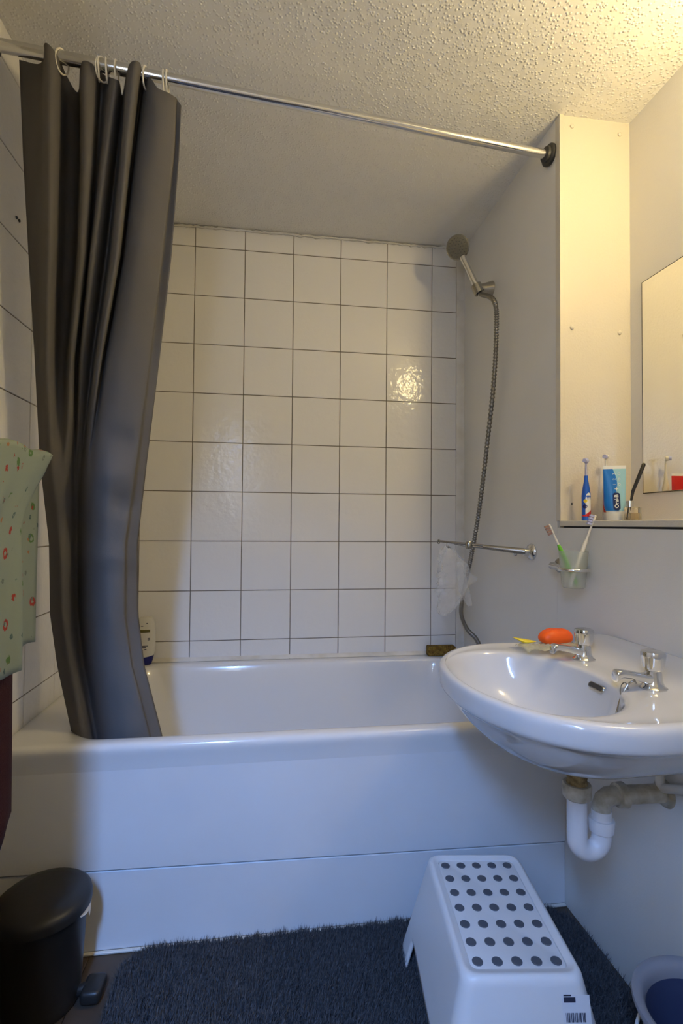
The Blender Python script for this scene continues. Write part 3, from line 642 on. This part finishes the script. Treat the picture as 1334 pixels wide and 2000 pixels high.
o = mesh('yellow_soap', xform(loft([[(x, .012 * (1 - abs(x) / .03) ** .6 * math.cos(t) + .0, .010 + .006 * math.sin(t) * (1 - abs(x) / .032) + .010 * (-x / .03 if x < 0 else 0)) for t in np.linspace(0, 2 * math.pi, 12, endpoint=False)] for x in np.linspace(-.029, .029, 14)], cap0=True, cap1=True), Matrix.Translation(ys_ + Vector((-.002, 0, .002))) @ Matrix.Rotation(math.radians(-8), 4, 'Z')), m_yellow)
tag(o, 'thin yellow sliver of soap beside the orange bar', 'soap')
def wrap(u, v):
    x = lerp(-.060, .095, u); y = lerp(-.040, .026, v); c = U(1060, 1268, 2, RZ)
    return Vector((c.x + x, c.y + y, RZ + .0015 + .008 * abs(math.sin(u * 11 + v * 3)) * (1 - .4 * v) + .006 * abs(math.sin(v * 9 + u * 17)) * (1 if v > .5 else .6)))
o = mesh('soap_wrapper', grid(wrap, 18, 9), m_filmy, sharp=20); solid(o, .0006, 1); tag(o, 'crumpled translucent wrapper lying under the soap on the basin', 'wrapper')

# ------------------------------------------------------------------ shampoo and sponge on the bath rim
sb = U(284, 1298, 1, -.032)
sh = thing('shampoo_bottle', (sb.x, sb.y, RT), 'white shampoo bottle standing on its dark blue cap at the back of the bath', 'bottle')
def flat(v, ws, ds): return [(ws * math.cos(t), ds * math.sin(t), v) for t in np.linspace(0, 2 * math.pi, 36, endpoint=False)]
Mb = Matrix.Translation((sb.x, sb.y, RT)) @ Matrix.Rotation(math.radians(8), 4, 'Z')
mesh('cap', xform(loft([flat(0, .020, .014), flat(.002, .022, .016), flat(.016, .027, .0175), [(x, y, .026 + (x + .03) * .16) for x, y, _ in flat(0, .031, .019)]], cap0=True, cap1=True), Mb), m_navycap, sh)
rb = [[(x, y, .026 + (x + .03) * .16) for x, y, _ in flat(0, .0305, .0188)]]
for z, w, d in ((.05, .0335, .020), (.08, .036, .021), (.11, .0362, .021), (.14, .0345, .020), (.165, .031, .018), (.178, .027, .0155), (.183, .021, .012), (.1845, .010, .006)): rb.append(flat(z, w, d))
mesh('bottle_body', xform(loft(rb, cap0=True, cap1=True), Mb), m_bottle, sh)
def band(z0_, z1_, a0, a1, mm, nm='print'):
    mesh(nm, xform(loft([[(.0367 * math.cos(t), -.0216 * math.sin(t), z) for t in np.linspace(a0, a1, 10)] for z in (z0_, z1_)], closed=False), Mb), mm, sh)
band(.126, .137, 1.1, 2.3, m_olive)
for z_, a0, a1 in ((.068, 1.5, 2.4), (.073, 1.3, 2.3), (.060, 1.45, 1.65), (.055, 1.8, 2.3), (.096, 1.1, 1.35), (.102, 1.1, 1.35), (.150, 1.8, 2.05), (.160, 1.35, 1.5)): band(z_, z_ + .003, a0, a1, m_ink, 'print_line')
sg = U(862, 1292, 1, -.03)
o = mesh('bath_sponge', xform(box(-.062, .058, -.020, .020, 0, .042, .008, 2), Matrix.Translation((sg.x, sg.y, RT)) @ Matrix.Rotation(math.radians(-4), 4, 'Z')), m_sponge)
for v in o.data.vertices: v.co += Vector((RNG.normal(0, .0012), RNG.normal(0, .0012), RNG.normal(0, .0012)))
tag(o, 'brown bath sponge lying at the tiled back corner of the bath', 'sponge')

# ------------------------------------------------------------------ step stool
SC = Vector((.793, -1.072, .004)); SA = math.radians(-7.0)
stl = thing('step_stool', SC, 'white plastic step stool with grey dotted top in front of the bath', 'stool')
Ms = Matrix.Translation(SC) @ Matrix.Rotation(SA, 4, 'Z')
H = .246; TWx, TLy, BWx, BLy = .108, .170, .172, .222
lay = [0, .012, .03, .05, .068, .074, .082, .10, .14, .18, .215, .232, .242, .2475, .25]
def per(hx, hy, r, z):                         # evenly sampled rounded rectangle with fine straight sides
    P = []; n = 20
    def seg(a, b): return [(lerp(a[0], b[0], k / n), lerp(a[1], b[1], k / n)) for k in range(n)]
    for cx, cy, a0, nx in ((hx - r, hy - r, 0, (-(hx - r), hy)), (-hx + r, hy - r, 90, (-hx, -(hy - r))), (-hx + r, -hy + r, 180, (hx - r, -hy)), (hx - r, -hy + r, 270, (hx, hy - r))):
        arc = [(cx + r * math.cos(math.radians(a0 + 90 * k / 6)), cy + r * math.sin(math.radians(a0 + 90 * k / 6))) for k in range(7)]
        P += arc[:-1] + seg(arc[-1], nx)
    return [(x, y, z) for x, y in P]
R_ = []
for z in lay:
    s = min(z, .232) / .232; hx = lerp(BWx, TWx + .006, s); hy = lerp(BLy, TLy + .006, s)
    if z > .232:
        q = (z - .232) / .018; ins = .014 * (1 - math.sqrt(max(0, 1 - q * q))); hx -= ins; hy -= ins
    R_.append(per(hx, hy, lerp(.035, .024, s), z))
V, Fc = loft(R_)
keep = []
for f in Fc:
    c = sum((Vector(V[i]) for i in f), Vector()) / 4
    s = c.z / .232; hx = lerp(BWx, TWx, s); hy = lerp(BLy, TLy, s); onside = abs(c.x) / hx > abs(c.y) / hy
    lim = (.135 if onside else .085) - .25 * c.z
    if c.z < .074 and (abs(c.y) if onside else abs(c.x)) < lim: continue
    keep.append(f)
sbm = mesh('stool_body', xform((V, keep), Ms), m_wplast, stl, sharp=50); solid(sbm, .0045, -1)
tp = [(x, y, z) for x, y, z in R_[-1]]; ti = [(x, y, H) for x, y, _ in per(TWx - .018, TLy - .018, .012, 0)]
mesh('top_rim', xform(loft([tp, ti, [(x * .995, y * .997, H - .003) for x, y, _ in ti]]), Ms), m_wplast, stl)
mesh('tread_plate', xform(loft([[(x * .99, y * .994, H - .006) for x, y, _ in ti], [(x * .99, y * .994, H - .0022) for x, y, _ in ti], [(x * .985, y * .991, H - .0018) for x, y, _ in ti]], cap0=True, cap1=True), Ms), m_wplast, stl)
_pad = None
for i in range(5):
    for j in range(7):
        x = (-.074 + .037 * i); y = (-.134 + .0447 * j)
        if _pad is None:
            _pad = mesh('grip_pad', xform(lathe([(.0102, 0), (.0102, .0010), (.0094, .0018)], (x, y, H - .0018), (0, 0, 1), 18), Ms), m_dot, stl); _p0 = Ms @ Vector((x, y, H - .0018))
        else:
            o = _pad.copy(); COL.objects.link(o); o.parent = stl; o.location = _pad.location + (Ms @ Vector((x, y, H - .0018)) - _p0)
# sticker on the near end face
s0, s1 = .232, 0; nrm = Vector((0, -.232, BLy - TLy - .006)).normalized()
def face(u, z, e=.0006):                       # point on the sloping near face, u across
    hy = lerp(BLy, TLy + .006, z / .232); return Ms @ (Vector((u, -hy, z)) + Vector((0, -1, .2)).normalized() * e)
def patch(nm, u0, u1, za, zb, mm, e): mesh(nm, ([face(u0, za, e), face(u1, za, e), face(u1, zb, e), face(u0, zb, e)], [[0, 1, 2, 3]]), mm, stl, smooth=False)
su = .064
patch('label_sticker', su, su + .050, .110, .222, m_paper, .0006)
patch('label_print', su + .003, su + .024, .211, .219, m_ink, .0012)
patch('label_print', su + .003, su + .017, .2205, .2228, m_ink, .0012)
for k in range(16):
    w = .0007 + .0012 * ((k * 7) % 3) / 2
    patch('barcode_bar', su + .005 + k * .0023, su + .005 + k * .0023 + w, .182, .196, m_ink, .0012)
for k, (a, b) in enumerate(((.003, .018), (.003, .044), (.003, .034), (.003, .016), (.003, .044), (.003, .030), (.003, .040))): patch('label_print', su + a, su + b, .172 - k * .0075, .1735 - k * .0075, m_ink, .0012)

# ------------------------------------------------------------------ rug
rx0, rx1, ry0, ry1 = -.030, 1.128, -1.52, -.784
rug = thing('bath_rug', ((rx0 + rx1) / 2, (ry0 + ry1) / 2, 0), 'dark blue-grey shaggy bath rug on the floor along the bath', 'rug')
ro = rrect(rx0, rx1, ry0, ry1, .075, 8)
mesh('backing', loft([[(x, y, .0003) for x, y in ro], [(x, y, .006) for x, y in ro]], cap0=True, cap1=True), m_rugbase, rug, smooth=False)
NF = 130000
px = RNG.uniform(rx0, rx1, NF); py = ry1 - (ry1 - ry0) * RNG.random(NF) ** 1.35
cx_ = np.clip(px, rx0 + .075, rx1 - .075); cy_ = np.clip(py, ry0 + .075, ry1 - .075)
ok = np.hypot(px - cx_, py - cy_) < .075
px, py = px[ok], py[ok]; n = len(px)
ang = RNG.uniform(0, 6.28, n); ln = RNG.uniform(.012, .028, n); tl = RNG.uniform(.05, .95, n)
cl = np.sin(px * 62 + 2 * np.sin(py * 35)) * np.sin(py * 55 + 2 * np.sin(px * 41)); ln *= 1 + .22 * cl
dx, dy, dz = np.cos(ang) * np.sin(tl) * ln, np.sin(ang) * np.sin(tl) * ln, np.cos(tl) * ln
wx, wy = -np.sin(ang + .8) * .0015, np.cos(ang + .8) * .0015
dx = np.minimum(dx, 1.142 - px)
C0 = np.array([(rx0 + rx1) / 2, (ry0 + ry1) / 2, 0])
Vv = np.empty((n, 3, 3)); b0 = np.stack([px, py, np.full(n, .005)], 1)
Vv[:, 0] = b0 + np.stack([wx, wy, 0 * wx], 1); Vv[:, 1] = b0 - np.stack([wx, wy, 0 * wx], 1); Vv[:, 2] = b0 + np.stack([dx, dy, dz], 1)
Vv[:, :, 1] = np.minimum(Vv[:, :, 1], -.777); Vv -= C0
me = bpy.data.meshes.new('pile'); me.vertices.add(n * 3); me.vertices.foreach_set('co', Vv.ravel()); me.loops.add(n * 3); me.loops.foreach_set('vertex_index', np.arange(n * 3))
me.polygons.add(n); me.polygons.foreach_set('loop_start', np.arange(0, n * 3, 3)); me.polygons.foreach_set('loop_total', np.full(n, 3)); me.update(calc_edges=True); me.materials.append(m_fibre)
o = bpy.data.objects.new('pile', me); COL.objects.link(o); o.parent = rug; o['kind'] = 'stuff'

# ------------------------------------------------------------------ pedal bin
PB = Vector((-.178, -.886, 0))
pb = thing('pedal_bin', PB, 'black round pedal bin on the floor at the end of the bath', 'bin')
mesh('bin_body', lathe([(.074, 0), (.077, .004), (.079, .02), (.089, .198), (.091, .203), (.088, .203)], PB, (0, 0, 1), 48), m_black, pb)
LT = math.radians(2)
mesh('lid', xform(lathe([(.092, -.004), (.0985, -.002), (.099, .012), (.097, .020), (.088, .027), (.066, .033), (.033, .036), (.004, .0365)], (0, 0, 0), (0, 0, 1), 48), Matrix.Translation(PB + Vector((0, 0, .209)))), m_black, pb)
lin = [[PB + Vector((r * math.cos(t), r * math.sin(t), .206 - dz_)) for t in np.linspace(-.35, .40, 14)] for r, dz_ in ((.0905, 0), (.0935, .003))]
lin.append([PB + Vector((.096 * math.cos(t), .096 * math.sin(t), .200 - .026 * max(0, math.sin((t + .35) / .75 * math.pi)) * (.35 + .65 * (t > .0)))) for t in np.linspace(-.35, .40, 14)])
mesh('bin_liner', loft(lin, closed=False), m_bag, pb)
pdir = Vector((1, -.02, 0)).normalized()
mesh('pedal_arm', tube([PB + pdir * .07 + Vector((0, 0, .018)), PB + pdir * .09 + Vector((0, 0, .022)), PB + pdir * .11 + Vector((0, 0, .024))], [.012, .012, .010], 10), m_black, pb)
Mp = Matrix.Translation(PB + pdir * .112 + Vector((0, 0, .004))) @ Matrix.Rotation(math.atan2(pdir.y, pdir.x), 4, 'Z')
mesh('pedal', xform(box(-.024, .020, -.030, .030, 0, .030, .010, 3), Mp), m_black, pb)

# ------------------------------------------------------------------ bucket
BC = Vector((1.026, -1.372, 0))
bk = thing('bucket', BC, 'grey plastic bucket with dark blue inside, against the wall by the stool', 'bucket')
mesh('bucket_wall', lathe([(.078, 0), (.081, .003), (.098, .235), (.104, .248), (.111, .262), (.114, .270), (.113, .276), (.107, .277), (.098, .272), (.0935, .262), (.0925, .25)], BC, (0, 0, 1), 56, cap1=False), m_grey, bk)
mesh('bucket_inside', lathe([(.0925, .252), (.076, .012), (.0, .010)], BC, (0, 0, 1), 56, cap0=False, cap1=False), m_navy, bk)
mesh('handle', tube([BC + Vector((-.101 * math.cos(t), .117 * math.sin(t) * .9 - .03 * 0, .250 - .10 * abs(math.cos(t)))) + Vector((-.012, 0, 0)) * math.cos(t) for t in np.linspace(-1.45, 1.45, 24)], .003, 8), m_steel, bk)

# ------------------------------------------------------------------ towels on the left wall
TRZ = 1.188
tr_ = thing('towel_rail', (XL, -1.2, TRZ), 'white rail on the left wall behind the hanging towels', 'towel rail')
mesh('rail_bar', tube([(-.172, -.950, TRZ), (-.172, -1.42, TRZ)], .008, 12), m_steel, tr_)
for y in (-.965, -1.40): mesh('rail_post', tube([(XL, y, TRZ), (-.172, y, TRZ)], .008, 12), m_steel, tr_)
def uvgrid(o, nu, nv, su_, sv_):
    me = o.data; ul = me.uv_layers.new(name='UVMap')
    for p in me.polygons:
        for li in p.loop_indices:
            vi = me.loops[li].vertex_index; ul.data[li].uv = ((vi % (nu + 1)) / nu * su_, (vi // (nu + 1)) / nv * sv_)
nu, nv = 40, 60
def tw(u, v):                                  # u: far edge 0 -> near edge 1 ; v: back hem -> over the rail -> front hem
    s = v * .87 - .43                          # arc length from rail top, back is negative
    yf = -.897 - .098 * sst(-.04, .05, s) - (.097 * sst(.05, .19, s) if s > 0 else 0)
    y = lerp(yf, -1.40, u)
    if abs(s) < .03:
        x = -.172 + .030 * math.sin(s / .03 * math.pi / 2); z = TRZ + .008 + .012 * math.cos(s / .03 * math.pi / 2)
    elif s > 0: x = -.142; z = TRZ + .008 - (s - .03)
    else: x = -.202; z = TRZ + .008 - (-s - .03)
    fall = sst(.0, .35, abs(s))
    wave = math.sin(u * 17 + .3) * .013 * fall + math.sin(u * 31) * .004 * fall
    if s > 0:
        x += wave + .010 * u - .016 * max(0, 1 - u * 5) * sst(.02, .1, s)
    else: x -= .3 * wave
    z += .004 * math.sin(u * 21) + (.03 * u if s > .03 else 0) * sst(.1, .4, s)
    return Vector((x, y, z))
o = mesh('printed_towel', grid(tw, nu, nv), m_towel, sharp=180); uvgrid(o, nu, nv, .44, .87); solid(o, .003)
tag(o, 'pale green towel with red and green festive print hanging beside the bath', 'towel')
def tm(u, v):
    y = -1.06 - .34 * u; x = -.180 + .005 * math.sin(u * 13 + 1) * v + .004 * v
    cut = .06 * sst(.14, 0, u)
    return Vector((x, y, lerp(1.12, .452 + cut, v)))
o = mesh('maroon_towel', grid(tm, 24, 30), m_maroon, sharp=180); solid(o, .004)
tag(o, 'dark maroon cloth hanging below the printed towel', 'cloth')
tq = U(6, 1640, 1, -1.05)
trl = thing('toilet_roll', (tq.x - .055, -1.1, tq.z), 'white toilet roll on the wall below the maroon cloth', 'toilet roll')
mesh('paper_roll', lathe([(.020, 0), (.054, 0), (.055, .002), (.055, .098), (.054, .10), (.020, .10)], (tq.x - .055, -1.15, tq.z), (0, 1, 0), 40, cap0=False, cap1=False), m_paper, trl)
mesh('roll_holder', tube([(XL, -1.16, tq.z), (tq.x - .055, -1.16, tq.z), (tq.x - .055, -1.045, tq.z)], .008, 10), m_steel, trl)
